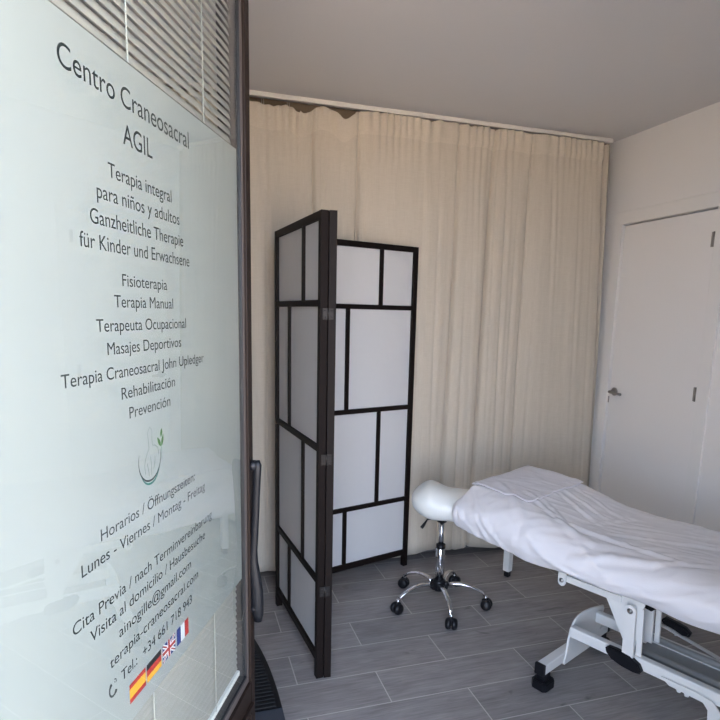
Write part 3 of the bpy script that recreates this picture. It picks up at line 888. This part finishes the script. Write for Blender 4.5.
def sheet_pos(uu, ww):
    """uu, ww run past the inner rectangle by up to D into the skirt"""
    du = uu - UI1 if uu > UI1 else (uu - UI0 if uu < UI0 else 0)
    dw = ww - WI1 if ww > WI1 else (ww - WI0 if ww < WI0 else 0)
    ub = min(max(uu, UI0), UI1); wb = min(max(ww, WI0), WI1)
    d = max(abs(du), abs(dw))
    zt = bed_top(ub)
    # the top sinks a bit towards the near side at the head
    zt += -.004 * math.cos((wb - .43) * 8)
    if d == 0:
        n = Vector((0, 0, 1)); p = Vector((ub, wb, zt)); q = wb
    else:
        nn = Vector((du, dw)).normalized()
        Dc, Ds = .16, .07         # curved part length, straight part length
        V = .095 + (.028 if ub < -.2 else max(0, .028 * (1 - (ub + .2) / .2)) if ub < 0 else 0)
        ph = min(d / Dc, 1) * PI / 2
        rx = RH if nn.x < 0 else RF; ry = RN if nn.y < 0 else RR
        # hem height on every side
        zh = .476 + .004 * math.sin(ub * 9) + .003 * math.sin(ub * 21 + 1) + .025 * max(0, min(1, (-.2 - ub) / .35))
        off = math.sin(ph); drop = V * (1 - math.cos(ph))
        extra = max(0, d - Dc) / Ds
        cn = max(0, 1 - (wb - WI0) / .15) * max(0, 1 - (ub - UI0) / .25)
        drop += .03 * cn * math.sin(min(1, d / .13) * PI)
        zlow = zt - V
        z = zt - drop if extra == 0 else zlow + (zh - zlow) * extra
        tuck = 1 - .22 * extra ** 1.5 * 1
        p = Vector((ub + nn.x * rx * off * tuck, wb + nn.y * ry * off * tuck, z))
        n = Vector((nn.x * math.sin(ph), nn.y * math.sin(ph), math.cos(ph) + .15)).normalized()
        q = wb + (dw if abs(dw) > 0 else 0) * .9
        if abs(dw) < abs(du): q = wb
    wv = wrinkle(uu, q)
    # gathered pleats where the elastic pulls in at the head end
    if d > .05:
        pull = min(1, (d - .05) / .12)
        k = ub + wb if abs(du) > abs(dw) or dw < 0 else ub - wb
        if abs(dw) >= abs(du): k = uu
        else: k = -ww * 1.0
        m = max(0, .5 + noise.noise(Vector((k * 9, 2, 0)))) 
        wv += .0026 * pull * m * math.sin(k * 150 + 4 * math.sin(k * 21)) * (1.3 if ub < -.1 else .25)
    return p + n * wv
D = .23
def samples(a, b, na, nb, nc):
    l = [a - D + D * i / na for i in range(na)] + [a + (b - a) * i / nb for i in range(nb)] + [b + D * i / nc for i in range(nc + 1)]
    return l
us = samples(UI0, UI1, 24, 200, 20); ws = samples(WI0, WI1, 30, 64, 20)
bm = bmesh.new()
grid = [[bm.verts.new(sheet_pos(a, b)) for b in ws] for a in us]
for i in range(len(us) - 1):
    for j in range(len(ws) - 1):
        bm.faces.new((grid[i][j], grid[i + 1][j], grid[i + 1][j + 1], grid[i][j + 1])).smooth = True
sh = obj('fitted_sheet', bm, M_sheet, recalc=False)
sh.location = (BX, BY, 0); sh.rotation_euler = (0, 0, BROT)
s = sh.modifiers.new('thickness', 'SOLIDIFY'); s.thickness = .0015; s.offset = 1
tag(sh, 'wrinkled white fitted sheet stretched over the treatment bed', 'sheet')
# ---- folded towel on the head end
bm = bmesh.new()
A_, B_, C_, D_ = Vector((-.575, .195)), Vector((-.255, .185)), Vector((-.262, .70)), Vector((-.605, .735))
NI, NJ = 46, 60
def tw(i, j):
    a = i / NI; b = j / NJ
    p = A_ * (1 - a) * (1 - b) + B_ * a * (1 - b) + C_ * a * b + D_ * (1 - a) * b
    p.x += .006 * math.sin(b * 9) * (a * 2 - 1); p.y += .008 * math.sin(a * 7 + 1) * (1 - 2 * b)
    uu = UI0 + (p.x - UI0) * (1 if p.x > UI0 else 1.3)
    ww = p.y
    q = sheet_pos(uu, ww)
    z = max(q.z, bed_top(p.x) - .012)
    edge = min(a, 1 - a, b, 1 - b)
    lift = .010 + .004 * noise.noise(Vector((p.x * 9, p.y * 12, 3))) + .003 * math.exp(-(edge / .03) ** 2)
    if a < .06: lift += .002
    return Vector((p.x, p.y, z + lift))
top = [[bm.verts.new(tw(i, j)) for j in range(NJ + 1)] for i in range(NI + 1)]
for i in range(NI):
    for j in range(NJ):
        bm.faces.new((top[i][j], top[i + 1][j], top[i + 1][j + 1], top[i][j + 1])).smooth = True
tow = obj('towel', bm, M_towel)
s = tow.modifiers.new('thickness', 'SOLIDIFY'); s.thickness = .006; s.offset = -1
tow.location = (BX, BY, 0); tow.rotation_euler = (0, 0, BROT)
tag(tow, 'white towel laid flat over the raised head end of the bed', 'towel')

# ------------------------------------------------------------------ door mat
bm = bmesh.new()
mc = (-.15, 1.985); ra_, rb_ = .477, 1.05
def mpt(t, r, z): 
    c, s_ = math.cos(t), math.sin(t); e = 2 / 2.2
    return (mc[0] + ra_ * r * math.copysign(abs(c) ** e, c), mc[1] + rb_ * r * math.copysign(abs(s_) ** e, s_), z)
n = 64
base = [mpt(PI * k / n, 1, 0) for k in range(n + 1)]
poly = [(p[0], p[1]) for p in base]
add_prism(bm, poly, 0.001, .012, axis=2, bev=.003)
mt = obj('base', bm, M_black)
mt.name = 'door_mat'; mt.data.name = 'door_mat'
tag(mt, 'black ribbed half-round mat on the floor behind the glass door', 'mat')
bm = bmesh.new()
for k in range(46):
    y = mc[1] + .008 + k * .0225
    dy = (y + .006 - mc[1]) / rb_
    if dy > .94: break
    half = ra_ * (1 - dy ** 2.2) ** (1 / 2.2) - .022
    add_box(bm, mc[0] - half, mc[0] + half, y, y + .011, .010, .0165, .002)
M_rub = mat('ribbed rubber', (.010, .010, .011), .75)
obj('ribs', bm, M_rub, mt)
bm = bmesh.new(); add_box(bm, mc[0] - .477, mc[0] + .477, mc[1] - .10, mc[1] - .002, .001, .012, .003)
obj('edge_strip', bm, mat('blue grey edging', (.045, .055, .075), .5), mt)

# ------------------------------------------------------------------ light and camera
w = bpy.data.worlds.new('World'); scene.world = w; w.use_nodes = True
nt = w.node_tree; bg = nt.nodes['Background']
tc = nt.nodes.new('ShaderNodeTexCoord'); sx = nt.nodes.new('ShaderNodeSeparateXYZ'); rp = nt.nodes.new('ShaderNodeValToRGB')
nt.links.new(tc.outputs['Generated'], sx.inputs[0]); nt.links.new(sx.outputs[2], rp.inputs[0]); nt.links.new(rp.outputs[0], bg.inputs[0])
el = rp.color_ramp.elements
el[0].position = 0; el[0].color = (.80, .92, 1.14, 1); el[1].position = .7; el[1].color = (.26, .36, .56, 1)
bg.inputs[1].default_value = 1.5

sun = bpy.data.lights.new('sun', 'SUN'); sun.energy = 8.5; sun.angle = math.radians(1.5); sun.color = (1, .92, .80)
so_ = bpy.data.objects.new('sun', sun); COL.objects.link(so_)
so_.rotation_euler = Vector((.35, 1, 1.35)).to_track_quat('Z', 'Y').to_euler(); so_.location = (3, 8, 10)

for (x0, x1, z0, z1) in ((DX0, DX1, 0, 2.24),):
    li = bpy.data.lights.new('portal', 'AREA'); li.shape = 'RECTANGLE'; li.size = x1 - x0; li.size_y = z1 - z0
    li.cycles.is_portal = True
    lo = bpy.data.objects.new('portal', li); COL.objects.link(lo)
    lo.location = ((x0 + x1) / 2, .262, (z0 + z1) / 2); lo.rotation_euler = (PI / 2, 0, 0)

cam = bpy.data.cameras.new('Camera'); co = bpy.data.objects.new('Camera', cam); COL.objects.link(co); scene.camera = co
yaw, pitch, roll = .305, .1666, .023
cy, sy = math.cos(yaw), math.sin(yaw)
f = Vector((sy * math.cos(pitch), cy * math.cos(pitch), -math.sin(pitch))); r = Vector((cy, -sy, 0)); u = r.cross(f)
r2 = r * math.cos(roll) + u * math.sin(roll); u2 = -r * math.sin(roll) + u * math.cos(roll)
Mx = Matrix(((r2.x, u2.x, -f.x), (r2.y, u2.y, -f.y), (r2.z, u2.z, -f.z))).to_4x4()
Mx.translation = (0, 0, 1.5); co.matrix_world = Mx
cam.sensor_width = 36; cam.lens = 28.95; cam.shift_x = -.0049; cam.shift_y = .0706; cam.clip_start = .02

scene.view_settings.view_transform = 'Standard'; scene.view_settings.look = 'None'
scene.view_settings.gamma = 1; scene.view_settings.use_curve_mapping = False
scene.view_settings.exposure = 3.28
scene.cycles.use_denoising = True
scene.cycles.max_bounces = 12; scene.cycles.diffuse_bounces = 8; scene.cycles.transparent_max_bounces = 16
